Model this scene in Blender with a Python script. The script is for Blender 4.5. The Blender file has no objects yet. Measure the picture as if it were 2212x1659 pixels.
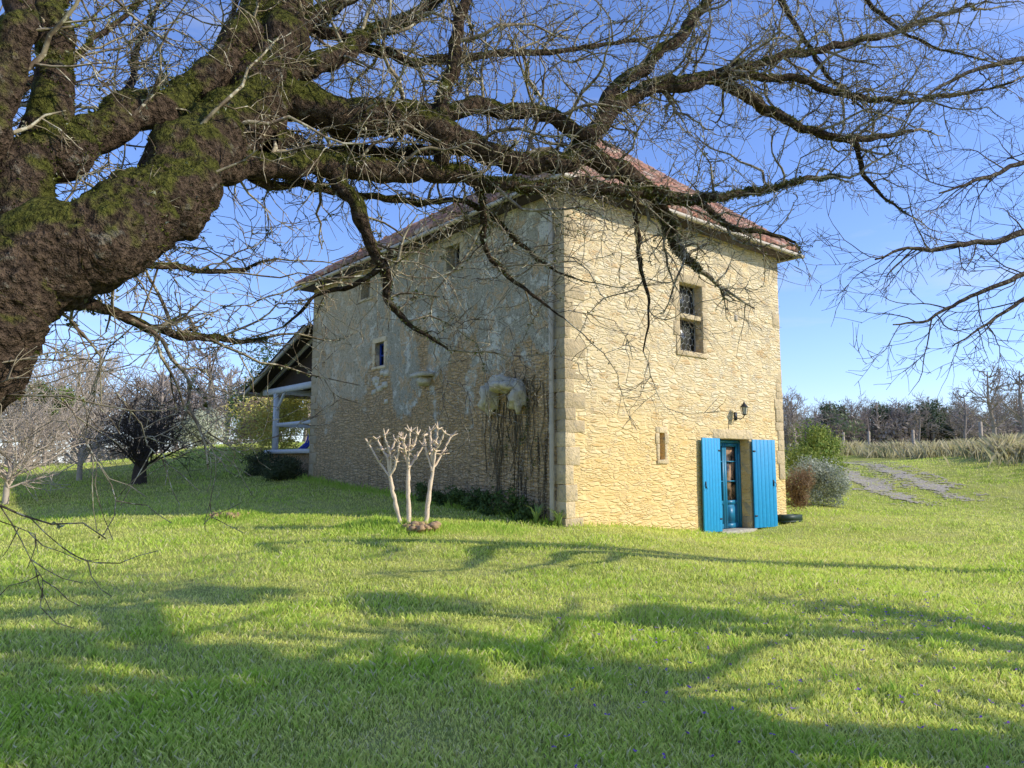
import bpy, math, random, time
import numpy as np
from mathutils import Vector, Matrix, noise as mnoise
T0=time.time()
rng=np.random.default_rng(7); random.seed(7)
scene=bpy.context.scene
# ------------------------------------------------------------------ camera
F=1600.0; PITCH=math.radians(6.08); CAMZ=1.6
cp,sp=math.cos(PITCH),math.sin(PITCH)
cam_d=bpy.data.cameras.new("camera"); cam=bpy.data.objects.new("camera",cam_d)
scene.collection.objects.link(cam); scene.camera=cam
cam_d.sensor_width=36; cam_d.lens=36*F/2212; cam_d.clip_end=3000; cam_d.clip_start=0.05
cam.location=(0,0,CAMZ); cam.rotation_euler=(math.radians(90)+PITCH,0,0)
def from_pixel(u,v,y):
    "image pixel coordinates + assumed depth -> world position"
    a=(u-1106)/F; b=(829.5-v)/F  # ray through the image pixel, before scaling to the assumed depth
    yy=cp-sp*b; zz=sp+cp*b
    return np.array([a/yy*y,y,CAMZ+zz/yy*y])
# ------------------------------------------------------------------ sun / sky
EL=math.radians(31); AZ=np.array([1.0,-0.2]); AZ/=np.linalg.norm(AZ)
S=Vector((AZ[0]*math.cos(EL),AZ[1]*math.cos(EL),math.sin(EL)))
sd=bpy.data.lights.new("sun",'SUN'); sd.energy=5.0; sd.angle=math.radians(0.5); sd.color=(1,0.95,0.82)
so=bpy.data.objects.new("sun",sd); scene.collection.objects.link(so)
so.rotation_euler=S.to_track_quat('Z','Y').to_euler(); so.location=(30,-5,30)
w=bpy.data.worlds.new("World"); scene.world=w; w.use_nodes=True
nt=w.node_tree; nt.nodes.clear()
out=nt.nodes.new('ShaderNodeOutputWorld'); bg=nt.nodes.new('ShaderNodeBackground')
sky=nt.nodes.new('ShaderNodeTexSky'); sky.sky_type='NISHITA'; sky.sun_disc=False
sky.sun_elevation=EL; sky.sun_rotation=math.atan2(AZ[0],AZ[1]); sky.air_density=1.0; sky.dust_density=0.3; sky.ozone_density=2.2
tc=nt.nodes.new('ShaderNodeTexCoord'); mp=nt.nodes.new('ShaderNodeMapping'); mp.inputs['Scale'].default_value=(1.2,1.2,6)
nz=nt.nodes.new('ShaderNodeTexNoise'); nz.inputs['Scale'].default_value=2.2; nz.inputs['Detail'].default_value=6; nz.inputs['Roughness'].default_value=.6
rp=nt.nodes.new('ShaderNodeValToRGB'); rp.color_ramp.elements[0].position=.56; rp.color_ramp.elements[1].position=.85
tn=nt.nodes.new('ShaderNodeMix'); tn.data_type='RGBA'; tn.blend_type='MULTIPLY'; tn.inputs[0].default_value=1; tn.inputs[7].default_value=(1.12,1.24,1.72,1)
mx=nt.nodes.new('ShaderNodeMix'); mx.data_type='RGBA'; mx.inputs[7].default_value=(5.6,5.9,6.3,1)
ml=nt.nodes.new('ShaderNodeMath'); ml.operation='MULTIPLY'; ml.inputs[1].default_value=.5
L=nt.links.new
L(tc.outputs['Generated'],mp.inputs[0]);L(mp.outputs[0],nz.inputs[0]);L(nz.outputs[0],rp.inputs[0]);L(rp.outputs[0],ml.inputs[0])
L(sky.outputs[0],tn.inputs[6]);L(ml.outputs[0],mx.inputs[0]);L(tn.outputs[2],mx.inputs[6]);L(mx.outputs[2],bg.inputs[0]);L(bg.outputs[0],out.inputs[0])
bg.inputs[1].default_value=0.15
scene.view_settings.view_transform='Standard'; scene.view_settings.look='None'; scene.view_settings.exposure=0
# ------------------------------------------------------------------ node helpers
def new_mat(name,rough=.9,spec=.2):
    m=bpy.data.materials.new(name); m.use_nodes=True
    b=m.node_tree.nodes['Principled BSDF']; b.inputs['Roughness'].default_value=rough
    b.inputs['Specular IOR Level'].default_value=spec
    return m,m.node_tree,b
def setin(nt,sock,v):
    if isinstance(v,bpy.types.NodeSocket): nt.links.new(v,sock)
    elif isinstance(v,(tuple,list)) and len(v)==3 and sock.type=='RGBA': sock.default_value=(*v,1)
    else: sock.default_value=v
def M(nt,op,a,b=None,clamp=False):
    n=nt.nodes.new('ShaderNodeMath'); n.operation=op; n.use_clamp=clamp
    setin(nt,n.inputs[0],a)
    if b is not None: setin(nt,n.inputs[1],b)
    return n.outputs[0]
def MIX(nt,f,a,b,blend='MIX'):
    n=nt.nodes.new('ShaderNodeMix'); n.data_type='RGBA'; n.blend_type=blend
    setin(nt,n.inputs[0],f); setin(nt,n.inputs[6],a); setin(nt,n.inputs[7],b); return n.outputs[2]
def COORD(nt,which='Object',scale=(1,1,1)):
    t=nt.nodes.new('ShaderNodeTexCoord'); m=nt.nodes.new('ShaderNodeMapping'); m.inputs['Scale'].default_value=scale
    nt.links.new(t.outputs[which],m.inputs[0]); return m.outputs[0]
def NOISE(nt,vec,scale,detail=5,rough=.55,dist=0):
    n=nt.nodes.new('ShaderNodeTexNoise'); n.inputs['Scale'].default_value=scale; n.inputs['Detail'].default_value=detail
    n.inputs['Roughness'].default_value=rough; n.inputs['Distortion'].default_value=dist
    nt.links.new(vec,n.inputs['Vector']); return n.outputs[0]
def STEP(nt,x,lo,hi):
    n=nt.nodes.new('ShaderNodeMapRange'); n.interpolation_type='SMOOTHSTEP'
    setin(nt,n.inputs[0],x); n.inputs[1].default_value=lo; n.inputs[2].default_value=hi
    return n.outputs[0]
def BUMP(nt,bsdf,h,strength=.6,dist=.02,normal=None):
    n=nt.nodes.new('ShaderNodeBump'); n.inputs['Strength'].default_value=strength; n.inputs['Distance'].default_value=dist
    setin(nt,n.inputs['Height'],h)
    if normal is not None: nt.links.new(normal,n.inputs['Normal'])
    if bsdf is not None: nt.links.new(n.outputs[0],bsdf.inputs['Normal'])
    return n.outputs[0]
def ATTR(nt,name='Col'):
    n=nt.nodes.new('ShaderNodeAttribute'); n.attribute_name=name; return n.outputs['Color']
def VORO(nt,vec,scale,feature='F1',rand=1.0):
    n=nt.nodes.new('ShaderNodeTexVoronoi'); n.feature=feature; n.inputs['Scale'].default_value=scale; n.inputs['Randomness'].default_value=rand
    nt.links.new(vec,n.inputs['Vector']); return n
def XYZ(nt,vec):
    n=nt.nodes.new('ShaderNodeSeparateXYZ'); nt.links.new(vec,n.inputs[0]); return n.outputs
def plain(name,col,rough=.6,spec=.3,nscale=8,namt=.25,bump=.2):
    m,nt,b=new_mat(name,rough,spec); v=COORD(nt); n=NOISE(nt,v,nscale,4)
    c=MIX(nt,n,tuple(c*(1-namt) for c in col),tuple(min(1,c*(1+namt)) for c in col))
    setin(nt,b.inputs['Base Color'],c)
    if bump: BUMP(nt,b,NOISE(nt,v,nscale*6,2),bump,.01)
    return m
def colmat(name,rough=.9,spec=.1,trans=0.0,nscale=20,namt=.3):
    m,nt,b=new_mat(name,rough,spec)
    if namt>0:
        v=COORD(nt); n=NOISE(nt,v,nscale,2)
        f=M(nt,'ADD',M(nt,'MULTIPLY',n,namt*2),1-namt)
        cc=nt.nodes.new('ShaderNodeCombineColor'); [nt.links.new(f,cc.inputs[i]) for i in range(3)]
        c=MIX(nt,1.0,ATTR(nt),cc.outputs[0],'MULTIPLY')
    else: c=ATTR(nt)
    setin(nt,b.inputs['Base Color'],c)
    if trans>0:
        t=nt.nodes.new('ShaderNodeBsdfTranslucent'); setin(nt,t.inputs[0],c)
        a=nt.nodes.new('ShaderNodeMixShader'); a.inputs[0].default_value=trans
        o=nt.nodes['Material Output']; nt.links.new(b.outputs[0],a.inputs[1]); nt.links.new(t.outputs[0],a.inputs[2]); nt.links.new(a.outputs[0],o.inputs[0])
    return m
# ------------------------------------------------------------------ mesh builder
class MB:
    def __init__(s,k=4): s.v=[];s.f=[];s.c=[];s.n=0;s.k=k
    def add(s,V,Fc,col=(1,1,1)):
        V=np.asarray(V,float).reshape(-1,3); Fc=np.asarray(Fc,int).reshape(-1,s.k)
        s.v.append(V); s.f.append(Fc+s.n)
        c=np.asarray(col,float)
        if c.ndim==1: c=np.tile(c,(len(V),1))
        s.c.append(c); s.n+=len(V)
    def tube(s,P,R,sides=4,col=(1,1,1),lump=0,lscale=6):
        P=np.asarray(P,float); n=len(P); R=np.asarray(R,float)
        if R.ndim==0: R=np.full(n,float(R))
        T=np.gradient(P,axis=0); T/=np.linalg.norm(T,axis=1)[:,None]+1e-9
        m=P[-1]-P[0]; ref=np.zeros(3); ref[np.argmin(np.abs(m))]=1
        A=np.cross(T,ref); A/=np.linalg.norm(A,axis=1)[:,None]+1e-9; Bn=np.cross(T,A)
        th=np.arange(sides)*2*math.pi/sides
        D=A[:,None,:]*np.cos(th)[None,:,None]+Bn[:,None,:]*np.sin(th)[None,:,None]
        RR=R[:,None]*np.ones((1,sides))
        if lump>0:
            for i in range(n):
                for j in range(sides):
                    q=P[i]+D[i,j]*R[i]
                    RR[i,j]*=1+lump*(mnoise.noise(Vector(q*lscale))+.6*mnoise.noise(Vector(q*lscale*2.7))+.35*mnoise.noise(Vector(q*lscale*6)))
        V=(P[:,None,:]+D*RR[:,:,None]).reshape(-1,3)
        i=np.arange(n-1)[:,None]*sides; j=np.arange(sides)[None,:]; j2=(j+1)%sides
        Fq=np.stack([i+j,i+j2,i+sides+j2,i+sides+j],-1).reshape(-1,4)
        s.add(V,Fq,col)
    def box(s,x0,x1,y0,y1,z0,z1,col=(1,1,1),jit=0):
        V=np.array([[x,y,z] for z in(z0,z1) for y in(y0,y1) for x in(x0,x1)],float)
        if jit: V+=rng.normal(0,jit,V.shape)
        s.add(V,[[0,2,3,1],[4,5,7,6],[0,1,5,4],[2,6,7,3],[0,4,6,2],[1,3,7,5]],col)
    def mesh(s,name,mat,smooth=False):
        V=np.concatenate(s.v);Fc=np.concatenate(s.f);C=np.concatenate(s.c)
        me=bpy.data.meshes.new(name); me.vertices.add(len(V)); me.vertices.foreach_set('co',V.ravel())
        me.loops.add(Fc.size); me.loops.foreach_set('vertex_index',Fc.ravel().astype(np.int32))
        me.polygons.add(len(Fc)); me.polygons.foreach_set('loop_start',(np.arange(len(Fc))*s.k).astype(np.int32))
        me.polygons.foreach_set('loop_total',np.full(len(Fc),s.k,np.int32))
        if smooth: me.polygons.foreach_set('use_smooth',np.ones(len(Fc),bool))
        me.update(calc_edges=True)
        at=me.color_attributes.new('Col','FLOAT_COLOR','POINT')
        at.data.foreach_set('color',np.hstack([C,np.ones((len(C),1))]).astype(np.float32).ravel())
        me.materials.append(mat); return me
    def obj(s,name,mat,parent=None,smooth=False,bevel=0):
        me=s.mesh(name,mat,smooth)
        o=bpy.data.objects.new(name,me); scene.collection.objects.link(o)
        if parent: o.parent=parent
        if bevel:
            b=o.modifiers.new('b','BEVEL'); b.width=bevel; b.segments=2; b.limit_method='ANGLE'
        return o
def empty(name,loc=(0,0,0),rz=0):
    e=bpy.data.objects.new(name,None); scene.collection.objects.link(e); e.location=loc; e.rotation_euler=(0,0,rz); e.empty_display_size=.2; return e
# ------------------------------------------------------------------ terrain
def gp(u,v,y): p=from_pixel(u,v,y); return (p[0],p[1],p[2])
CPTS=[(0,0,0),(-4,0,0),(4,0,0),(-5,5,0.02),(5,5,-.02),(0,5,0),(0,9,.05),(6,10,-.1),(-7,10,.1),(0,-10,0),(-12,0,0),(12,0,-.1),
 (1.08,15,.343),(-1.7,13.9,.36),(-6,16,.42),(5.5,18.6,-.14),(3.4,16.8,.1),(7.4,20.3,.05),(-6.57,24.15,1.08),(-3,19.5,.72),
 gp(0,1110,18),gp(300,1045,24),gp(520,1030,25.5),(-8.9,27,1.35),gp(480,962,33),gp(330,985,33),gp(100,1012,34),gp(0,1018,33),
 (-40,40,1.0),(-40,15,.2),(9,14,-.15),(14,18,-.1),gp(2212,1110,24),gp(1960,1062,29),gp(1800,1003,44),
 gp(2212,1015,31),gp(2125,985,38),gp(1975,988,48),gp(1825,982,60),(20,12,0),(40,30,2.2),(40,0,.5),
 (0,45,2.2),(-15,60,1.6),(12,60,2.3),(0,30,1.4),(8,32,1.0)]
CP=np.array(CPTS,float); n=len(CP)
def phi(r2): return .5*r2*np.log(r2+1e-9)
K=phi(((CP[:,None,:2]-CP[None,:,:2])**2).sum(-1))+np.eye(n)*.4
Pm=np.hstack([np.ones((n,1)),CP[:,:2]]); Am=np.block([[K,Pm],[Pm.T,np.zeros((3,3))]])
W=np.linalg.solve(Am,np.concatenate([CP[:,2],np.zeros(3)]))
def sstep(t): t=np.clip(t,0,1); return t*t*(3-2*t)
def ground(x,y):
    x=np.asarray(x,float);y=np.asarray(y,float); sh=x.shape; X=x.ravel();Y=y.ravel()
    R=np.hypot(X,Y); k=np.minimum(1,75/np.maximum(R,1e-3)); Xc,Yc=X*k,Y*k
    z=W[n]+W[n+1]*Xc+W[n+2]*Yc
    for i in range(n): z+=W[i]*phi((Xc-CP[i,0])**2+(Yc-CP[i,1])**2)
    far=1.6+1.6*sstep((X+20)/90)
    t=sstep((R-50)/40); z=np.clip(z,-1.5,4)
    z=z*(1-t)+far*t
    z+=.03*np.sin(X*1.3+.5*Y)*np.cos(Y*1.1-.3*X)*(R<60)
    return z.reshape(sh)
def gz(x,y): return float(ground(np.array([x]),np.array([y]))[0])
def axis(lo,hi,d0,g):
    a=[0.0]; d=d0
    while a[-1]<hi: a.append(a[-1]+d); d*=g
    b=[0.0]; d=d0
    while b[-1]>lo: b.append(b[-1]-d); d*=g
    return np.array(sorted(set(a+b)))
gx=axis(-900,900,.25,1.025); gy=axis(-300,1200,.25,1.022)
GX,GY=np.meshgrid(gx,gy); GZ=ground(GX,GY)
nx,ny=len(gx),len(gy)
gm=MB(); idx=np.arange(nx*ny).reshape(ny,nx)
gm.add(np.stack([GX,GY,GZ],-1),np.stack([idx[:-1,:-1],idx[:-1,1:],idx[1:,1:],idx[1:,:-1]],-1).reshape(-1,4))
m,nt,b=new_mat("grass_ground",.95,.05)
v=COORD(nt)
big=NOISE(nt,v,.35,3); mid=NOISE(nt,v,2.2,4,.6); fine=NOISE(nt,v,22,3,.7)
c=MIX(nt,STEP(nt,big,.38,.62),(.32,.38,.05),(.54,.52,.13))
c=MIX(nt,STEP(nt,mid,.4,.7),c,(.60,.56,.19)); c=MIX(nt,STEP(nt,fine,.35,.75),MIX(nt,.5,c,(.10,.14,.02)),c)
brown=STEP(nt,NOISE(nt,v,.9,4,.7),.64,.76); c=MIX(nt,M(nt,'MULTIPLY',brown,.65),c,(.42,.31,.17))
setin(nt,b.inputs['Base Color'],c); BUMP(nt,b,fine,.9,.05)
gm.obj("lawn_ground",m,smooth=True)
HX,HY=1.08,15.0; HA=math.atan2(.641,.767); hc,hs=math.cos(HA),math.sin(HA)
def inhouse(x,y,mar=.05):
    lx=(x-HX)*hc+(y-HY)*hs; ly=-(x-HX)*hs+(y-HY)*hc
    return (lx>-mar)&(lx<8.3+mar)&(ly>-mar)&(ly<11.95+mar)
# driveway: worn gravel ruts, ragged edges
pathc=np.array([gp(2090,1085,26.0)[:2],gp(2010,1069,27.5)[:2],gp(1940,1052,30.5)[:2],gp(1870,1028,35)[:2],gp(1815,1008,42)[:2],(20.5,52),(22,66)])
def smooth(P,m=12):
    P=np.asarray(P,float); Q=np.vstack([2*P[0]-P[1],P,2*P[-1]-P[-2]]); o=[]
    t=np.linspace(0,1,m,endpoint=False)[:,None]
    for i in range(1,len(Q)-2):
        o.append(.5*((2*Q[i])+(-Q[i-1]+Q[i+1])*t+(2*Q[i-1]-5*Q[i]+4*Q[i+1]-Q[i+2])*t*t+(-Q[i-1]+3*Q[i]-3*Q[i+1]+Q[i+2])*t**3))
    o.append(P[-1:]); return np.vstack(o)
pc=smooth(pathc,90)
dm=MB()
Tn=np.gradient(pc,axis=0); Tn/=np.linalg.norm(Tn,axis=1)[:,None]; Nn=np.stack([-Tn[:,1],Tn[:,0]],-1)
cols=81; offs=(np.arange(cols)/(cols-1)-.5)*5.0
pts=(pc[:,None,:]+Nn[:,None,:]*offs[None,:,None]).reshape(-1,2)
zz_=ground(pts[:,0],pts[:,1])+.025; pts=np.column_stack([pts,zz_])
ii=np.arange(len(pc)*cols).reshape(len(pc),cols)
quads=np.stack([ii[:-1,:-1],ii[:-1,1:],ii[1:,1:],ii[1:,:-1]],-1)
keepq=[]
for i in range(len(pc)-1):
    endf=min(1,i/170)
    for k in range(cols-1):
        o_=offs[k]; q=pts[ii[i,k]]
        rut=max(math.exp(-((o_-.95)/.7)**2),.9*math.exp(-((o_+.95)/.6)**2),.42)
        nn_=.35*mnoise.noise(Vector(q*.8))+.4*mnoise.noise(Vector(q*2.7))+.5*mnoise.noise(Vector(q*9))
        if rut*(.35+.65*endf)*(abs(o_)<2.2)+nn_>.56: keepq.append(quads[i,k])
dm.add(pts,np.array(keepq))
m,nt,b=new_mat("gravel",.95,.1); v=COORD(nt)
c=MIX(nt,STEP(nt,NOISE(nt,v,12,4,.75),.35,.65),(.27,.23,.17),(.58,.50,.40)); c=MIX(nt,STEP(nt,NOISE(nt,v,2.2,5,.7),.48,.62),c,(.44,.40,.18))
setin(nt,b.inputs['Base Color'],c); BUMP(nt,b,NOISE(nt,v,40,3),.8,.03)
dm.obj("gravel_driveway",m,smooth=True)
# ------------------------------------------------------------------ grass blades
def blades(name,x,y,h,wd,col,mat,lean=.5):
    z=ground(x,y); N_=len(x); a=rng.uniform(0,2*math.pi,N_); la=rng.uniform(0,2*math.pi,N_); ln=rng.uniform(.1,1,N_)*lean*h
    dx=np.cos(a)*wd/2; dy=np.sin(a)*wd/2
    V=np.empty((N_,4,3)); 
    V[:,0]=np.stack([x-dx,y-dy,z-.01],-1); V[:,1]=np.stack([x+dx,y+dy,z-.01],-1)
    mx_=x+np.cos(la)*ln*.35; my_=y+np.sin(la)*ln*.35
    V[:,2]=np.stack([mx_+dx*.7,my_+dy*.7,z+h*.6],-1)
    V[:,3]=np.stack([x+np.cos(la)*ln,y+np.sin(la)*ln,z+h],-1)
    B=MB(4); B.add(V.reshape(-1,3),np.arange(N_*4).reshape(-1,4),np.repeat(col,4,axis=0)); return B.obj(name,mat)
NG=430000
yy=np.exp(rng.uniform(math.log(2.6),math.log(42),NG)); xx=rng.uniform(-1,1,NG)*.9*yy
def lowf(x,y,s=1.0):
    return (np.sin(x*1.7*s+np.sin(y*1.3*s)*1.3)+np.sin(y*2.1*s-x*.9*s+1)+np.sin(x*4.3*s+y*3.1*s)*.6+np.sin(x*.5*s-y*.7*s))/3.6
k=~inhouse(xx,yy)
dd=np.min(np.hypot(xx[:,None]-pc[None,::18,0],yy[:,None]-pc[None,::18,1]),axis=1); k&=~((dd>.4)&(dd<1.6)&(rng.random(NG)<.6)&(yy>27))
xx=xx[k];yy=yy[k]; f=lowf(xx,yy); f2=lowf(xx+31,yy-17,3.1)
h=(.024+.034*rng.random(len(xx)))*(1+.5*f+.5*f2)+ .0006*yy
wd=.0032+.0006*yy
tt=np.clip(.42+.42*f+.28*f2+rng.normal(0,.28,len(xx)),0,1)[:,None]
col=(1-tt)*np.array([.86,.84,.26])+tt*np.array([.50,.68,.08])
dry=rng.random(len(xx))<.09; col[dry]=(.86,.76,.42)
gmat=colmat("grass_blades",.7,.12,trans=.5,namt=0)
blades("grass",xx,yy,h,wd,col,gmat,lean=1.0)
def patch(cx,cy,r,nn,hh):
    a=rng.uniform(0,2*math.pi,nn); rr=r*np.sqrt(rng.random(nn)); return cx+rr*np.cos(a),cy+rr*np.sin(a),hh*rng.uniform(.4,1.2,nn)*(1.15-rr/r)
X=[];Y=[];H=[]
for cx,cy,r,nn,hh in [(-1.75,13.9,.9,3500,.2),(-2.6,14.3,.9,2500,.22),(-.4,14.1,.9,1800,.16),(-6,15.9,1.0,2800,.2),(-6.8,15.5,.8,1200,.16),(-4.4,15.2,1.2,1500,.12)]+[(rng.uniform(1.5,5),rng.uniform(3.5,8.5),rng.uniform(.15,.45),260,.11) for _ in range(30)]+[(rng.uniform(-5,2),rng.uniform(3.5,8.5),rng.uniform(.1,.3),120,.085) for _ in range(30)]:
    a,b_,c_=patch(cx,cy,r,nn,hh); X.append(a);Y.append(b_);H.append(c_)
for t in np.linspace(.2,12,60):
    wx,wy=HX-hs*t-hc*.2,HY+hc*t-hs*.2
    a,b_,c_=patch(wx,wy,.3,90,.22); X.append(a);Y.append(b_);H.append(c_)
for s_ in list(np.linspace(.1,4.3,30))+list(np.linspace(6.9,8.4,10)):
    wx,wy=HX+hc*s_+hs*.1,HY+hs*s_-hc*.1
    a,b_,c_=patch(wx,wy,.13,25,.14); X.append(a);Y.append(b_);H.append(c_)
X=np.concatenate(X);Y=np.concatenate(Y);H=np.concatenate(H); k=~inhouse(X,Y,0); X,Y,H=X[k],Y[k],H[k]
t_=rng.random((len(X),1)); col=(1-t_)*np.array([.36,.58,.06])+t_*np.array([.66,.72,.17])
blades("tall_grass",X,Y,H,.004+.0005*Y,col,gmat,lean=.6)
nb=40000
t=rng.random(nb); bx0=np.interp(t,[0,.5,1],[23,26,26.5]); by0=np.interp(t,[0,.5,1],[28,43,64])
bx=bx0+rng.normal(0,1.0,nb); by=by0+rng.normal(0,1.6,nb); cl=lowf(bx*1.3,by*1.3); kk=cl+rng.normal(0,.2,nb)>.1
bx,by,cl=bx[kk],by[kk],cl[kk]
t_=np.clip(rng.random((len(bx),1))*.8+.1,0,1); col=(1-t_)*np.array([.66,.55,.36])+t_*np.array([.40,.38,.15])
blades("dry_grass_bank",bx,by,rng.uniform(.1,.8,len(bx))*(1+.7*cl),np.full(len(bx),.02),col,gmat,lean=.9)
vb=MB()
for i in range(330):
    if i<170: cx,cy=rng.normal(4.1,.7),rng.normal(8.0,.8)
    else: cx,cy=rng.uniform(.2,4.5),rng.uniform(3.8,7.5)
    z=gz(cx,cy)+rng.uniform(.05,.09); r=.014
    for q in range(3):
        a=rng.uniform(0,6.28); d=np.array([math.cos(a),math.sin(a),rng.uniform(-.3,.6)])*r; e=np.array([-math.sin(a),math.cos(a),rng.uniform(-.5,.5)])*r
        p=np.array([cx,cy,z]); vb.add([p,p+d+e*.6,p+d*1.6,p+d-e*.6],[[0,1,2,3]],(.26,.11,.46))
vb.obj("violet_flowers",colmat("violet_petals",.6,.2,.2,namt=0))
# ------------------------------------------------------------------ stone materials
def stone_mat(name,kind):
    m,nt,b=new_mat(name,.95,.1); v=COORD(nt); x,y,z=XYZ(nt,v)[:3]
    warp=nt.nodes.new('ShaderNodeTexNoise'); warp.inputs['Scale'].default_value=3.0; warp.inputs['Detail'].default_value=4; nt.links.new(v,warp.inputs['Vector'])
    add=nt.nodes.new('ShaderNodeMix'); add.data_type='RGBA'; add.blend_type='ADD'; add.inputs[0].default_value=.09
    nt.links.new(v,add.inputs[6]); nt.links.new(warp.outputs['Color'],add.inputs[7])
    mp=nt.nodes.new('ShaderNodeMapping'); mp.inputs['Scale'].default_value=(3.0,3.0,13.0); nt.links.new(add.outputs[2],mp.inputs[0])
    vo=VORO(nt,mp.outputs[0],1.0,rand=.9); ve=VORO(nt,mp.outputs[0],1.0,'DISTANCE_TO_EDGE',.9)
    ve2=VORO(nt,mp.outputs[0],1.6,'DISTANCE_TO_EDGE',.9)
    n1=NOISE(nt,v,.7,4,.6); n2=NOISE(nt,v,5,6,.7); n3=NOISE(nt,v,45,3,.7)
    sel=STEP(nt,NOISE(nt,v,1.9,3),.5,.56)
    ed=M(nt,'ADD',M(nt,'MULTIPLY',ve.outputs['Distance'],M(nt,'SUBTRACT',1.0,sel)),M(nt,'MULTIPLY',ve2.outputs['Distance'],M(nt,'MULTIPLY',sel,1.2)))
    ed=M(nt,'ADD',ed,M(nt,'MULTIPLY',M(nt,'SUBTRACT',n2,.5),.16))
    edge=STEP(nt,ed,.02,.2)
    cell=XYZ(nt,vo.outputs['Color'])[0]; cell2=XYZ(nt,vo.outputs['Color'])[1]
    if kind=='front':
        st=MIX(nt,cell,(.60,.46,.26),(.84,.72,.50)); st=MIX(nt,STEP(nt,cell2,.78,.92),st,(.56,.36,.17))
        mo=MIX(nt,n2,(.66,.49,.25),(.84,.68,.42))
        c=MIX(nt,M(nt,'MULTIPLY',edge,.8),mo,st)
        c=MIX(nt,M(nt,'MULTIPLY',STEP(nt,M(nt,'SUBTRACT',5.2,M(nt,'ADD',z,M(nt,'MULTIPLY',n1,3))),0,2.6),.6),c,MIX(nt,n2,(.76,.46,.13),(.94,.66,.26)))
        crack=M(nt,'MULTIPLY',STEP(nt,ed,.03,-.04),.55)
        c=MIX(nt,crack,c,(.30,.20,.10))
        grey=M(nt,'MULTIPLY',STEP(nt,M(nt,'ADD',NOISE(nt,v,3.2,6,.75),M(nt,'MULTIPLY',z,.02)),.58,.72),.5)
        c=MIX(nt,grey,c,(.42,.37,.29))
        c=MIX(nt,M(nt,'MULTIPLY',STEP(nt,NOISE(nt,v,14,4,.8),.57,.68),.45),c,(.30,.24,.15))
        h=M(nt,'ADD',M(nt,'MULTIPLY',edge,M(nt,'ADD',.35,cell)),M(nt,'MULTIPLY',n3,.4)); h=M(nt,'ADD',h,M(nt,'MULTIPLY',n2,1.1))
        BUMP(nt,b,h,.75,.03)
    else:
        n4=NOISE(nt,v,1.4,7,.78,.3); n5=NOISE(nt,v,2.3,6,.75,.5)
        oran=MIX(nt,n2,(.74,.40,.14),(1.0,.70,.36)); grey=MIX(nt,n2,(.36,.31,.21),(.70,.62,.45))
        hi=STEP(nt,M(nt,'ADD',z,M(nt,'MULTIPLY',M(nt,'SUBTRACT',n1,.5),9)),3.5,4.0)
        c=MIX(nt,hi,oran,grey)
        c=MIX(nt,M(nt,'MULTIPLY',STEP(nt,n4,.53,.57),M(nt,'ADD',.12,M(nt,'MULTIPLY',hi,.75))),c,(.95,.88,.70))
        c=MIX(nt,M(nt,'MULTIPLY',STEP(nt,n5,.48,.43),M(nt,'MULTIPLY',hi,.8)),c,(.78,.51,.25))
        lowr=STEP(nt,M(nt,'ADD',z,M(nt,'MULTIPLY',n1,1.5)),3.0,1.4)
        c=MIX(nt,M(nt,'MULTIPLY',lowr,.5),c,MIX(nt,cell,(.78,.56,.34),(.36,.26,.16)))
        warm=STEP(nt,M(nt,'ADD',y,M(nt,'MULTIPLY',n1,4)),8.5,12)
        c=MIX(nt,M(nt,'MULTIPLY',warm,.4),c,(.92,.66,.36))
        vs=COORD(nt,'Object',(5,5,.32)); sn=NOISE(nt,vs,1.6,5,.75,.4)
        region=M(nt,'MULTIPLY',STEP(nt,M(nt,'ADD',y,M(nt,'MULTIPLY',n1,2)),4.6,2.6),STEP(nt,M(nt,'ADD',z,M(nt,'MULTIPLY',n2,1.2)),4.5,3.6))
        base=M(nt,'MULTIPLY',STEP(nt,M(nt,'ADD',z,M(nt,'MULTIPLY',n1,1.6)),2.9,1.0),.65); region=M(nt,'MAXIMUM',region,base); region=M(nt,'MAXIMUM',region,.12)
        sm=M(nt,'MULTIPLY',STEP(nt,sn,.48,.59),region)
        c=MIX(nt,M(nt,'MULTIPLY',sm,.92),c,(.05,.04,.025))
        c=MIX(nt,M(nt,'MULTIPLY',STEP(nt,NOISE(nt,v,11,5,.85),.52,.62),.7),c,(.17,.13,.08))
        c=MIX(nt,M(nt,'MULTIPLY',STEP(nt,NOISE(nt,v,24,3,.8),.56,.61),.7),c,(1.0,.88,.62))
        c=MIX(nt,M(nt,'MULTIPLY',M(nt,'SUBTRACT',1.0,edge),M(nt,'MULTIPLY',M(nt,'SUBTRACT',1.0,hi),.4)),c,(.2,.14,.08))
        h=M(nt,'ADD',M(nt,'MULTIPLY',edge,M(nt,'MULTIPLY',M(nt,'SUBTRACT',1.2,hi),.6)),M(nt,'MULTIPLY',n3,.9)); h=M(nt,'ADD',h,M(nt,'MULTIPLY',n4,1.4))
        BUMP(nt,b,h,1.0,.07)
    setin(nt,b.inputs['Base Color'],c); return m
frontM=stone_mat("rubble_stone",'front'); sideM=stone_mat("weathered_render",'side')
m,nt,b=new_mat("cut_stone",.9,.1); v=COORD(nt)
c=MIX(nt,1.0,ATTR(nt),MIX(nt,NOISE(nt,v,4,5,.7),(.6,.57,.52),(1.25,1.22,1.15)),'MULTIPLY')
c=MIX(nt,M(nt,'MULTIPLY',STEP(nt,NOISE(nt,v,9,5,.75),.50,.64),.6),c,(.30,.26,.19))
setin(nt,b.inputs['Base Color'],c); BUMP(nt,b,M(nt,'ADD',NOISE(nt,v,18,4,.7),NOISE(nt,v,5,4,.7)),.9,.04); cutM=m
blueM=plain("blue_paint",(.012,.29,.56),.45,.4,14,.18,.1)
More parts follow.
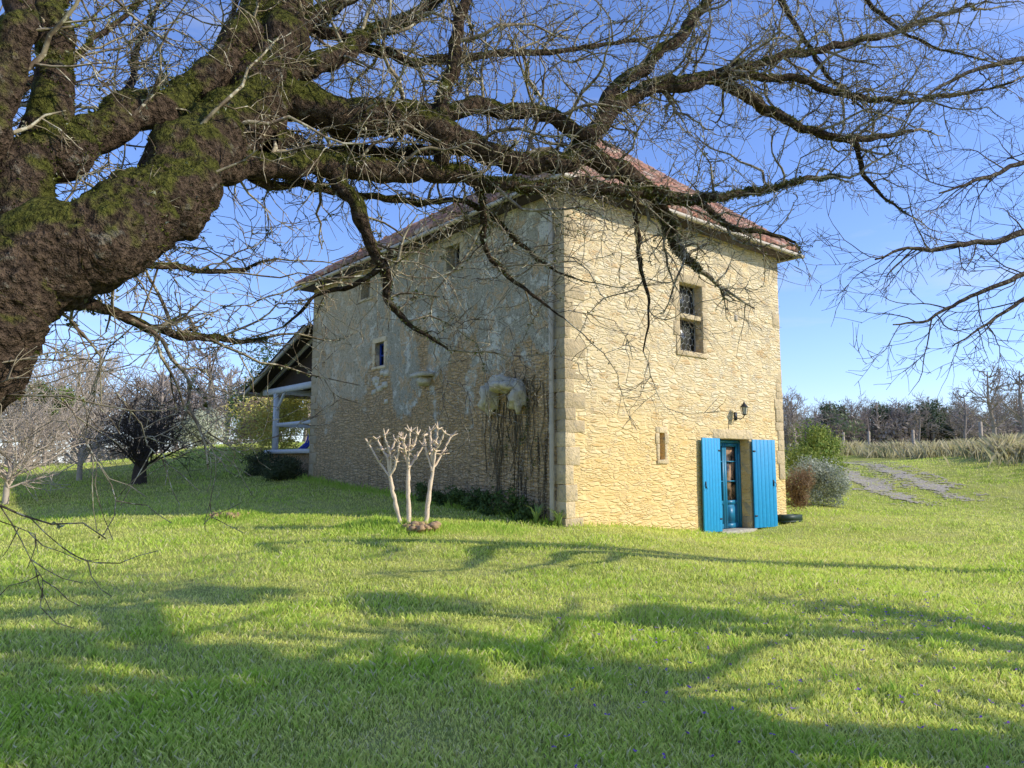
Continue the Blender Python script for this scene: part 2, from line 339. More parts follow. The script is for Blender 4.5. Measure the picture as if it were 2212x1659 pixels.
darkblueM=plain("blue_window_paint",(.01,.05,.30),.5,.4)
beigeM=plain("beige_metal",(.46,.39,.29),.5,.3,5,.2,.05)
ironM=plain("black_iron",(.015,.015,.015),.5,.4)
woodM=plain("grey_wood",(.40,.37,.31),.85,.1,12,.3)
darkwoodM=plain("dark_wood",(.06,.045,.035),.9,.1,12,.3)
m,nt,b=new_mat("window_glass",.08,.6); setin(nt,b.inputs['Base Color'],(.02,.025,.03)); glassM=m
m,nt,b=new_mat("leaded_glass",.2,.5); v=COORD(nt); setin(nt,b.inputs['Base Color'],MIX(nt,NOISE(nt,v,7,2),(.015,.015,.015),(.07,.07,.06))); BUMP(nt,b,NOISE(nt,v,9,2),.3,.02); leadgM=m
tileM=colmat("roof_tile",.9,.1,0,12,.35)
# ------------------------------------------------------------------ house
house=empty("stone_house",(HX,HY,0),HA)
LX,LY,ZT=8.28,11.93,7.3
def wall(name,o,ux,outn,length,z0,z1,ops,mat,depth=.38,step=.3):
    o=np.array(o,float);ux=np.array(ux,float);outn=np.array(outn,float)
    def br(lo,hi,cuts):
        A=sorted(set([lo,hi]+cuts)); o_=[]
        for a,b_ in zip(A[:-1],A[1:]):
            k=max(1,int(round((b_-a)/step))); o_+=[a+(b_-a)*i/k for i in range(k)]
        return o_+[hi]
    U=br(0,length,[q for p in ops for q in p[:2]]); Z=br(z0,z1,[q for p in ops for q in p[2:4]])
    B=MB(); V=[]
    for z in Z:
        for u in U:
            p=o+ux*u+np.array([0,0,z]); d=.02*mnoise.noise(Vector(p*.8)) if 0<u<length else 0
            V.append(p+outn*d)
    nU=len(U); Fs=[]
    for j in range(len(Z)-1):
        for i in range(nU-1):
            cu=(U[i]+U[i+1])/2;cz=(Z[j]+Z[j+1])/2
            if any(a<cu<b_ and c_<cz<d_ for a,b_,c_,d_ in ops): continue
            Fs.append([j*nU+i,j*nU+i+1,(j+1)*nU+i+1,(j+1)*nU+i])
    B.add(V,Fs)
    for a,b_,c_,d_ in ops:
        P=lambda u,z,q:o+ux*u+np.array([0,0,z])-outn*q
        for (u1,z1_),(u2,z2_) in [((a,c_),(a,d_)),((b_,c_),(b_,d_)),((a,c_),(b_,c_)),((a,d_),(b_,d_))]:
            B.add([P(u1,z1_,0),P(u2,z2_,0),P(u2,z2_,depth),P(u1,z1_,depth)],[[0,1,2,3]])
    return B.obj(name,mat,house)
WIN=(3.82,4.72,4.27,5.95); SLIT=(2.97,3.15,1.68,2.28); DOOR=(5.18,6.58,-.10,2.2)
wall("wall_front",(0,0,0),(1,0,0),(0,-1,0),LX,-.8,ZT,[WIN,SLIT,DOOR],frontM)
W1=(7.3,7.8,4.33,5.0); W2=(3.7,4.26,6.4,7.02); W3=(8.15,8.7,6.42,6.98); W4=(7.25,7.4,1.8,2.3)
wall("wall_side",(0,0,0),(0,1,0),(-1,0,0),LY,-.8,ZT,[W1,W2,W3,W4],sideM)
wall("wall_back",(0,LY,0),(1,0,0),(0,1,0),LX,-.8,ZT,[],sideM)
wall("wall_far",(LX,0,0),(0,1,0),(1,0,0),LY,-.8,ZT,[],frontM)
q=MB(); z=-.3; i=0
def sc(): 
    g=rng.uniform(.88,1.1); return np.array([.66,.53,.34])*g
while z<7.22:
    hh=rng.uniform(.18,.44); z2=min(z+hh,7.27); a,b_=(.5,.3) if i%2 else (.26,.5); a*=rng.uniform(.6,1.25)
    qc=sc()*(.82 if z>2.2 else 1)
    q.box(-.012,a,-.012,b_*.85,z,z2-.002,qc,.006)
    if rng.random()<.4: q.box(LX-rng.uniform(.2,.4),LX+.012,-.010,.3,z,z2-.002,sc()*.95,.006)
    q.box(-.012,.3,LY-(.3,.5)[i%2],LY+.012,z,z2-.002,sc()*.8,.006)
    z=z2; i+=1
def surround(a,b_,c_,d_,jw,face,lint=.2,sill=.12,pr=.012,jh=.35,colf=1.0):
    def bx(u0,u1,z0,z1,dep=.25,p=pr):
        if face=='f': q.box(u0,u1,-p,dep,z0,z1,sc()*colf,.004)
        else: q.box(-p,dep,u0,u1,z0,z1,sc()*colf,.004)
    z=c_; k=0
    while z<d_-.05:
        z2=min(z+jh,d_); w_=jw*(1.25 if k%2 else .85)*rng.uniform(.85,1.15)
        bx(a-w_,a-.002,z+.003,z2-.004); bx(b_+.002,b_+w_,z+.003,z2-.004); z=z2; k+=1
    bx(a-jw,b_+jw,d_+.004,d_+lint)
    if sill: bx(a-jw*.9,b_+jw*.9,c_-sill,c_-.004,.25,pr+.02)
surround(*WIN,.18,'f',.22,.12,colf=.95); surround(*SLIT,.12,'f',.14,.1,colf=1.1); surround(*DOOR[:4],.16,'f',.24,0,.014)
surround(*W1,.15,'s',.15,.09,colf=1.25); surround(*W2,.16,'s',.14,.08,colf=.95); surround(*W3,.14,'s',.14,.08,colf=.95)
q.box(3.822,4.718,.02,.22,5.07,5.19,sc())
q.box(5.1,6.66,-.12,.5,-.2,-.06,(.5,.47,.4))
q.obj("dressed_stones",cutM,house,bevel=.012)
g=MB(); g.box(3.82,4.72,.24,.26,4.27,5.07); g.box(3.82,4.72,.24,.26,5.19,5.95); g.obj("leaded_panes",leadgM,house)
g=MB()
def clipseg(x0,z0,x1,z1,a,b_,c_,d_):
    t0,t1=0,1; dx,dz=x1-x0,z1-z0
    for p_,q_ in((-dx,x0-a),(dx,b_-x0),(-dz,z0-c_),(dz,d_-z0)):
        if abs(p_)<1e-9:
            if q_<0:return None
        else:
            r=q_/p_
            if p_<0:t0=max(t0,r)
            else:t1=min(t1,r)
    return None if t0>=t1 else (x0+dx*t0,z0+dz*t0,x0+dx*t1,z0+dz*t1)
for c0,d0 in((4.27,5.07),(5.19,5.95)):
    R_=.1
    for i in range(-1,7):
        for j in range(-1,9):
            cx=3.82+i*R_*1.732+(j%2)*R_*.866; cz=c0+j*R_*1.5
            for k in range(3):
                a0=math.radians(90+60*k);a1=math.radians(150+60*k)
                s_=clipseg(cx+R_*math.cos(a0),cz+R_*math.sin(a0),cx+R_*math.cos(a1),cz+R_*math.sin(a1),3.82,4.72,c0,d0)
                if s_: g.tube([(s_[0],.232,s_[1]),(s_[2],.232,s_[3])],.007,4)
    for xx_ in (3.84,4.70): g.tube([(xx_,.225,c0),(xx_,.225,d0)],.014,4)
g.obj("lead_cames",plain("lead",(.3,.3,.28),.5,.4),house)
g=MB(); g.box(.2,.22,7.3,7.8,4.33,5.0); g.box(.3,.32,3.7,4.26,6.4,7.02); g.box(.3,.32,8.15,8.7,6.42,6.98); g.box(.3,.32,7.25,7.4,1.8,2.3)
g.box(2.97,3.15,.34,.36,1.68,2.28); g.obj("small_panes",glassM,house)
g=MB()
for y0,y1 in((7.3,7.36),(7.52,7.57),(7.74,7.8)): g.box(.15,.199,y0,y1,4.33,5.0)
for z0 in(4.33,4.62,4.95): g.box(.152,.197,7.36,7.74,z0,z0+.05)
g.obj("small_window_frame",darkblueM,house)
g=MB()
for y0,y1,z0,z1 in((3.7,4.26,6.4,7.02),(8.15,8.7,6.42,6.98)):
    g.box(.25,.298,y0,y0+.05,z0,z1); g.box(.25,.298,y1-.05,y1,z0,z1); g.box(.25,.298,(y0+y1)/2-.02,(y0+y1)/2+.02,z0,z1)
g.obj("attic_window_frames",woodM,house)
g=MB(); gl=MB()
D0,D1,Z0,Z1=5.2,6.56,-.05,2.18
g.box(D0-.02,D0+.06,.26,.36,Z0,Z1); g.box(D1-.06,D1+.02,.26,.36,Z0,Z1); g.box(D0+.06,D1-.06,.26,.36,Z1-.07,Z1)
for a,b_ in((D0+.065,5.877),(5.883,D1-.065)):
    for x0,x1 in((a,a+.085),(b_-.085,b_)): g.box(x0,x1,.28,.33,Z0,Z1-.075)
    for z0,z1 in((Z0,Z0+.12),(.55,.65),(1.12,1.15),(1.62,1.65),(2.02,2.1)): g.box(a+.085,b_-.085,.281,.329,z0,z1)
    g.box(a+.085,b_-.085,.295,.315,Z0+.12,.55); g.box(a+.15,b_-.15,.286,.30,Z0+.18,.49)
    gl.box(a+.085,b_-.085,.34,.345,.65,2.02)
g.obj("glazed_door",plain("teal_paint",(.012,.17,.30),.4,.4),house)
m,nt,b=new_mat("door_glass",.1,.5); v=COORD(nt); setin(nt,b.inputs['Base Color'],MIX(nt,STEP(nt,NOISE(nt,v,3,3),.4,.6),(.05,.04,.03),(.42,.26,.16))); gl.obj("door_panes",m,house)
def shutter(name,hx,direction,ang,wd,z0,z1):
    e=empty(name,(hx,-.06,0)); e.parent=house; e.rotation_euler=(0,0,ang)
    g=MB(); npl=6; pw=wd/npl
    for i in range(npl):
        a=i*pw*direction; b_=(i+1)*pw*direction-.006*direction
        g.box(min(a,b_),max(a,b_),-.035,0,z0,z1)
    x0,x1=sorted((.02*direction,(wd-.02)*direction)); g.box(x0,x1,-.026,.012,z0+.02,z1-.02)
    g.obj(name+"_planks",blueM,e,bevel=.003)
    g=MB()
    for zz in(z0+.3,z1-.3): 
        xs=sorted((0,wd*.12*direction)); g.box(xs[0],xs[1],-.042,-.036,zz-.02,zz+.02)
    xx_=wd*.87*direction; g.box(xx_-.02,xx_+.02,-.045,-.036,1.0,1.16); g.tube([(xx_,-.05,1.12),(xx_+.06*direction,-.09,1.05),(xx_+.02*direction,-.09,.98)],.009,5)
    g.obj(name+"_ironwork",ironM,e)
shutter("shutter_left",5.17,-1,math.radians(2),.76,-.05,2.2)
shutter("shutter_right",6.60,1,math.radians(-9),.86,-.05,2.2)
lx,lz=6.0,2.9
g=MB()
g.box(lx-.05,lx+.05,-.03,.0,lz-.22,lz-.02); g.tube([(lx,-.03,lz-.15),(lx,-.14,lz-.2),(lx,-.24,lz-.16),(lx,-.27,lz-.1)],.012,6)
def frustum(B,cx,cy,z0,r0,z1,r1,n_=6):
    B.tube([(cx,cy,z0),(cx,cy,z1)],[r0,r1],n_)
frustum(g,lx,-.27,lz-.11,.02,lz-.09,.06);frustum(g,lx,-.27,lz-.09,.06,lz-.08,.065)
for k in range(6):
    a=k*math.pi/3; g.tube([(lx+.06*math.cos(a),-.27+.06*math.sin(a),lz-.09),(lx+.095*math.cos(a),-.27+.095*math.sin(a),lz+.1)],.007,4)
frustum(g,lx,-.27,lz+.1,.115,lz+.19,.035); frustum(g,lx,-.27,lz+.19,.035,lz+.235,.012)
g.tube([(lx,-.03,lz-.15),(lx-.3,-.01,lz-.25),(lx-.34,-.01,lz-.7)],.006,4)
g.obj("wall_lantern",ironM,house)
g=MB(); frustum(g,lx,-.27,lz-.08,.05,lz+.1,.085); g.obj("wall_lantern_glass",plain("frosted_glass",(.5,.5,.45),.2,.5),house)
g=MB(); g.box(6.1,6.22,-.02,.02,5.25,5.42)
for k in range(4): g.box(6.11,6.21,-.03,-.021,5.27+k*.035,5.285+k*.035)
g.obj("wall_vent",beigeM,house)
def rock(B,c,r,seed,amp=.3,nu=16,nv=10,col=(1,1,1),sc_=2.5):
    V=[];c=np.array(c,float)
    for j in range(nv+1):
        ph=math.pi*j/nv
        for i in range(nu):
            th=2*math.pi*i/nu; d=np.array([math.sin(ph)*math.cos(th),math.sin(ph)*math.sin(th),math.cos(ph)])
            s_=1+amp*mnoise.noise(Vector(d*sc_*.6+seed))+amp*.4*mnoise.noise(Vector(d*sc_*2+seed)); V.append(c+d*np.array(r)*s_)
    ii=np.arange((nv+1)*nu).reshape(nv+1,nu); r_=np.roll(ii,-1,axis=1)
    B.add(V,np.stack([ii[:-1],r_[:-1],r_[1:],ii[1:]],-1).reshape(-1,4),col)
g=MB(); cc=(.66,.6,.46)
g.box(-.34,.1,4.75,5.4,3.78,3.88,cc,.015); rock(g,(-.08,5.08,3.68),(.22,.22,.14),3,.3,col=cc)
rock(g,(-.12,2.3,3.05),(.24,.2,.36),5,.8,col=cc); rock(g,(-.2,1.62,3.28),(.4,.34,.17),9,.7,col=cc); rock(g,(-.16,1.3,3.02),(.26,.15,.3),12,.8,col=cc)
rock(g,(-.1,1.95,3.3),(.2,.25,.12),14,.7,col=cc)
for k in range(9): 
    yb=rng.uniform(7.0,7.8); zb=rng.uniform(3.2,4.15); g.box(-.02,.1,yb,yb+rng.uniform(.15,.35),zb,zb+rng.uniform(.1,.22),(.74,.66,.5),.01)
g.obj("corbel_stones",cutM,house,smooth=False)
# thin ivy stems hanging below the corbels, opening out toward the ground
g=MB()
for k in range(34):
    yb=rng.choice([2.3,1.6,1.3,.9])+rng.normal(0,.28); z0=3.1+rng.normal(0,.35); zl=rng.uniform(.4,2.3); sway=rng.normal(0,.12)
    P=[(-.02+rng.normal(0,.006),yb+sway*i/7+.05*math.sin(i*1.3+k)+rng.normal(0,.025),z0-zl*i/7) for i in range(8)]
    g.tube(P,rng.uniform(.004,.014),4,np.array([.08,.065,.04])*rng.uniform(.6,2.4))
for k in range(2200):
    zb=rng.uniform(.4,3.0); yb=rng.choice([2.3,1.6,1.2])+rng.normal(0,.22+.12*(3-zb))
    if mnoise.noise(Vector((yb*4,zb*1.6,2)))<.12+.09*zb: continue
    p=np.array([-rng.uniform(.01,.07),yb,zb]); a=rng.normal(0,1,3)*.02; b_=rng.normal(0,1,3)*.013
    g.add([p-a,p-b_,p+a,p+b_],[[0,1,2,3]],np.array([.10,.11,.04])*rng.uniform(.5,1.8))
g.obj("hanging_ivy",colmat("ivy_stems",.9,.1,0,namt=0),house)
# roof
g=MB(); g.box(-.34,LX+.34,-.34,LY+.34,7.302,7.38); g.obj("eave_soffit",darkwoodM,house)
ZE=7.44; OV=.42
c0=np.array([-OV,-OV,ZE]);c1=np.array([LX+OV,-OV,ZE]);c2=np.array([LX+OV,LY+OV,ZE]);c3=np.array([-OV,LY+OV,ZE])
R1=np.array([LX/2,2.95,10.5]);R2=np.array([LX/2,9.0,10.5])
tiles=MB(); base=MB()
def slope(A,Bp,RA,RB,tiles,base,wt=.21,st=.31):
    e=(Bp-A); Le=np.linalg.norm(e); e/=Le; d=RA-A; wv=d-e*np.dot(d,e); hgt=np.linalg.norm(wv); wv/=hgt; nn=np.cross(e,wv)
    if nn[2]<0: nn=-nn
    base.add([A,Bp,RB,RA],[[0,1,2,3]])
    aL=np.dot(RA-A,e); aR=Le-np.dot(RB-A,e)
    rows=int(hgt/st)+1
    for r in range(rows):
        b0=r*st; lo=aL*b0/hgt; hi=Le-aR*b0/hgt
        k0=int(math.ceil(lo/wt)); k1=int(hi/wt)
        for k in range(k0,k1):
            a0=k*wt; g_=rng.uniform(.6,1.25); t=rng.random(); col=(np.array([.42,.20,.14])*(1-t)+np.array([.34,.23,.18])*t)*g_
            if rng.random()<.07: col=np.array([.5,.38,.3])
            V=[]; lift=rng.normal(0,.009)
            for bb,hh in((b0-.03,.06),(min(b0+st+.05,hgt),.02)):
                for i in range(6):
                    f_=i/5; arch=math.sin(f_*math.pi)*.07
                    V.append(A+e*(a0+f_*wt*1.0)+wv*bb+nn*(hh+arch+lift))
            for i in range(6):
                f_=i/5; V.append(A+e*(a0+f_*wt)+wv*(b0-.03)+nn*(.0+math.sin(f_*math.pi)*.03+lift))
            Fq=[[i,i+1,i+7,i+6] for i in range(5)]+[[12+i,13+i,i+1,i] for i in range(5)]
            tiles.add(V,Fq,col)
slope(c0,c1,R1,R1,tiles,base); slope(c3,c0,R2,R1,tiles,base); slope(c1,c2,R1,R2,tiles,base); slope(c2,c3,R2,R2,tiles,base)
def caps(A,Bp):
    Lc=np.linalg.norm(Bp-A); nC=int(Lc/.34); d=(Bp-A)/nC
    for i in range(nC):
        col=np.array([.36,.21,.16])*rng.uniform(.7,1.2); p=A+d*i+np.array([0,0,.06]); tiles.tube([p,p+d*1.1],[.125,.1],8,col)
for A,Bp in((c0,R1),(c1,R1),(c2,R2),(c3,R2),(R1,R2)): caps(A,Bp)
tiles.obj("roof_tiles",tileM,house); base.obj("roof_deck",darkwoodM,house)
g=MB(); zg=7.36; o_=OV+.05
def gut(a,b_):
    a=np.array(a,float);b_=np.array(b_,float); g.tube([a,b_],.06,10)
gut((-o_,-o_,zg),(LX+o_+.1,-o_,zg-.01)); gut((-o_,-o_-.05,zg),(-o_,LY+o_,zg-.03)); gut((LX+o_,-o_,zg),(LX+o_,LY+o_,zg))
g.tube(smooth([(-o_,.1,zg),(-o_,.15,zg-.12),(-.12,.3,6.95),(-.1,.3,6.7)],5),.045,10); g.tube([(-.1,.3,6.7),(-.1,.3,.45)],.05,12)
for zc in(6.3,4.6,2.8,1.2): g.tube([(-.1,.3,zc),(-.1,.3,zc+.05)],.062,12)
g.tube([(-.1,.3,2.2),(-.1,.3,2.4)],.06,12)
g.obj("gutters_downpipe",beigeM,house,smooth=True)
# porch
g=MB(); X0=.12
g.box(X0-.2,7,LY+.05,15.6,1.92,2.06)
for px,py in((X0,15.2),(3.5,15.2),(6.8,15.2)): g.box(px,px+.17,py,py+.17,2.06,4.1)
g.box(X0,X0+.17,LY+.05,16.4,4.1,4.3); g.box(6.8,6.97,LY+.05,16.4,4.1,4.3); g.box(X0+.17,6.8,15.2,15.37,4.1,4.28)
g.box(X0+.04,X0+.12,LY+.05,15.2,2.9,3.02); g.box(X0+.17,6.8,15.24,15.32,2.9,3.02)
g.tube([(X0+.08,15.25,3.5),(X0+.08,14.5,4.15)],.06,4)
g.obj("porch_timbers",plain("pale_wood",(.6,.6,.57),.8,.1,12,.2),house)
g=MB(); pt=MB(); pb=MB()
A=np.array([-.35,17.3,4.28]);Bp=np.array([7.2,17.3,4.28]);RA=np.array([-.35,LY+.03,6.1]);RB=np.array([7.2,LY+.03,6.1])
slope(Bp,A,RB,RA,pt,pb); pt.obj("porch_roof_tiles",tileM,house)
for xr in np.arange(-.3,7.1,.6):
    V=[];
    for yy_,zz_ in((17.25,4.27),(LY+.05,6.08)):
        for dx in(0,.08):
            for dz in(-.14,-.01): V.append((xr+dx,yy_,zz_+dz))
    g.add(V,[[0,1,3,2],[4,6,7,5],[0,4,5,1],[2,3,7,6],[0,2,6,4],[1,5,7,3]])
pb.obj("porch_roof_deck",darkwoodM,house); g.obj("porch_rafters",woodM,house)
g=MB(); g.add([(.6,LY+.05,4.3),(.6,16.3,4.3),(.6,16.3,4.5),(.6,LY+.05,5.95)],[[0,1,2,3]]); g.obj("porch_shade_infill",darkwoodM,house)  # dark infill sheet standing in for the shade under the porch roof
g=MB(); g.tube([(-.4,17.4,4.22),(7.2,17.4,4.22)],.07,8); g.obj("porch_gutter",beigeM,house)
g=MB(); g.box(.1,6.9,LY+.05,15.5,-.5,1.92); g.obj("porch_plinth",sideM,house)
def hw(lx_,ly_,z): return np.array([HX+lx_*hc-ly_*hs,HY+lx_*hs+ly_*hc,z])
tp=hw(.7,13.4,2.06); ts=empty("toy_slide",tuple(tp),0)
def tl(a,b_,z): return hw(a,b_,z)-tp
g=MB() 
p0,p1,p2=tl(.6,12.9,2.75),tl(.7,13.5,2.3),tl(.8,14.3,2.1)
for off in(-.12,.12):
    d=np.array([hc*off,hs*off,0]); g.tube([p0+d,p1+d,p2+d],.03,6)
g.tube([p0,p1,p2],[.07,.07,.07],4); g.obj("slide_chute",plain("blue_plastic",(.01,.05,.5),.3,.5),ts)
g=MB()
for off in(-.2,.2):
    d=np.array([hc*off,hs*off,0]); g.tube([tl(.6,12.9,2.75)+d,tl(.55,12.6,2.06)+d],.03,6)
g.tube([tl(.4,12.75,2.35),tl(.8,12.75,2.35)],.03,6); g.obj("slide_ladder",plain("yellow_plastic",(.6,.45,.02),.3,.5),ts)
# ------------------------------------------------------------------ trees
def bark_mat(name,dark,moss,mossamt,pale):
    m,nt,b=new_mat(name,.95,.08); v=COORD(nt); geo=nt.nodes.new('ShaderNodeNewGeometry'); nzc=XYZ(nt,geo.outputs['Normal'])[2]
    n1=NOISE(nt,v,3.5,4,.65); n2=NOISE(nt,v,28,4,.75); n3=NOISE(nt,v,9,4,.7)
    c=MIX(nt,STEP(nt,n2,.3,.7),tuple(x*.3 for x in dark),tuple(x*1.7 for x in dark))
    c=MIX(nt,M(nt,'MULTIPLY',STEP(nt,n3,.58,.66),pale),c,(.36,.33,.25))
    up=STEP(nt,M(nt,'ADD',M(nt,'MULTIPLY',nzc,.25),n1),.52,.66)
    mc=MIX(nt,STEP(nt,n2,.3,.7),tuple(x*.35 for x in moss),tuple(x*1.8 for x in moss))
    c=MIX(nt,M(nt,'MULTIPLY',up,mossamt),c,mc); setin(nt,b.inputs['Base Color'],c)
    vb_=VORO(nt,COORD(nt,'Object',(16,16,16)),1.0,'DISTANCE_TO_EDGE')
    h=M(nt,'ADD',n2,M(nt,'MULTIPLY',n3,1.5)); h=M(nt,'ADD',h,M(nt,'MULTIPLY',vb_.outputs[0],.8)); BUMP(nt,b,h,1.0,.09); return m
barkM=bark_mat("mossy_bark",(.10,.068,.045),(.085,.09,.014),.85,.4)
def twig_mat(name,a,b2,c2):
    m,nt,b=new_mat(name,.95,.05); v=COORD(nt); n_=NOISE(nt,v,7,3,.7); c=MIX(nt,STEP(nt,n_,.4,.6),a,b2); c=MIX(nt,STEP(nt,NOISE(nt,v,30,1),.58,.64),c,c2)
    setin(nt,b.inputs['Base Color'],c); return m
twigM=twig_mat("lichen_twig",(.13,.095,.065),(.34,.28,.18),(.52,.47,.34))
darktwigM=twig_mat("dark_twig",(.05,.035,.028),(.10,.08,.06),(.22,.2,.15))
tuftM=colmat("lichen_tuft",.95,.05,.15,namt=0)
def grow(B,p,d,Ln,r,lev,tufts=None,wig=.16,up=.0,child=(5,8),ang=(30,70),seg=.11,minr=.0028,flipy=True,shrink=(.38,.62),tip=.3):
    ns=max(3,min(9,int(Ln/seg))); st=Ln/ns; P=[np.array(p,float)]; d=np.array(d,float); d/=np.linalg.norm(d); Ds=[d]
    for i in range(ns):
        d=d+rng.normal(0,wig,3); d[2]+=up; d/=np.linalg.norm(d)
        P.append(P[-1]+d*st); Ds.append(d)
    R=np.maximum(np.linspace(r,r*tip,ns+1),minr*.6); B.tube(P,R,5 if r>.012 else 3)
    if tufts is not None and r>.005: tufts.append((P,R))
    if lev<=0: return
    nc=rng.integers(child[0],child[1]+1)
    for c_ in range(nc):
        t=rng.uniform(.15,1)*ns; i=min(int(t),ns-1); q=P[i]+(P[i+1]-P[i])*(t-i); dd_=Ds[i]
        pr=rng.normal(0,1,3); pr-=dd_*np.dot(pr,dd_); pr/=np.linalg.norm(pr); a=math.radians(rng.uniform(*ang))
        nd=dd_*math.cos(a)+pr*math.sin(a)
        if flipy and q[1]<4.6 and nd[1]<0: nd[1]*=-1
        grow(B,q,nd,Ln*rng.uniform(*shrink),max(R[i]*.6,minr),lev-1,tufts,wig,up,child,ang,seg,minr,flipy,shrink,tip)
def limb(B,pts,sides=12,lump=.12,m=10,pre=None):
    P=[from_pixel(u,v,y) for u,v,y,w_ in pts]; R=[w_/2/F*y for u,v,y,w_ in pts]
    if pre:
        P=[np.array(p[:3]) for p in pre]+P; R=[p[3] for p in pre]+R
    Q=smooth(np.hstack([np.array(P),np.array(R)[:,None]]),m)
    for i in range(len(Q)):
        s_=min(Q[i,3]*.3,.03)+.014
        Q[i,:3]+=np.array([mnoise.noise(Vector(Q[i,:3]*2.6+np.array([k*9.,0,0])))+.5*mnoise.noise(Vector(Q[i,:3]*7+np.array([k*9.,3,0]))) for k in range(3)])*s_*2
    B.tube(Q[:,:3],np.maximum(Q[:,3],.003),sides,lump=lump,lscale=7); return Q
walnut=empty("walnut_tree",(-2.9,2.6,0))
lim=MB(); tw=MB(); tf=[]
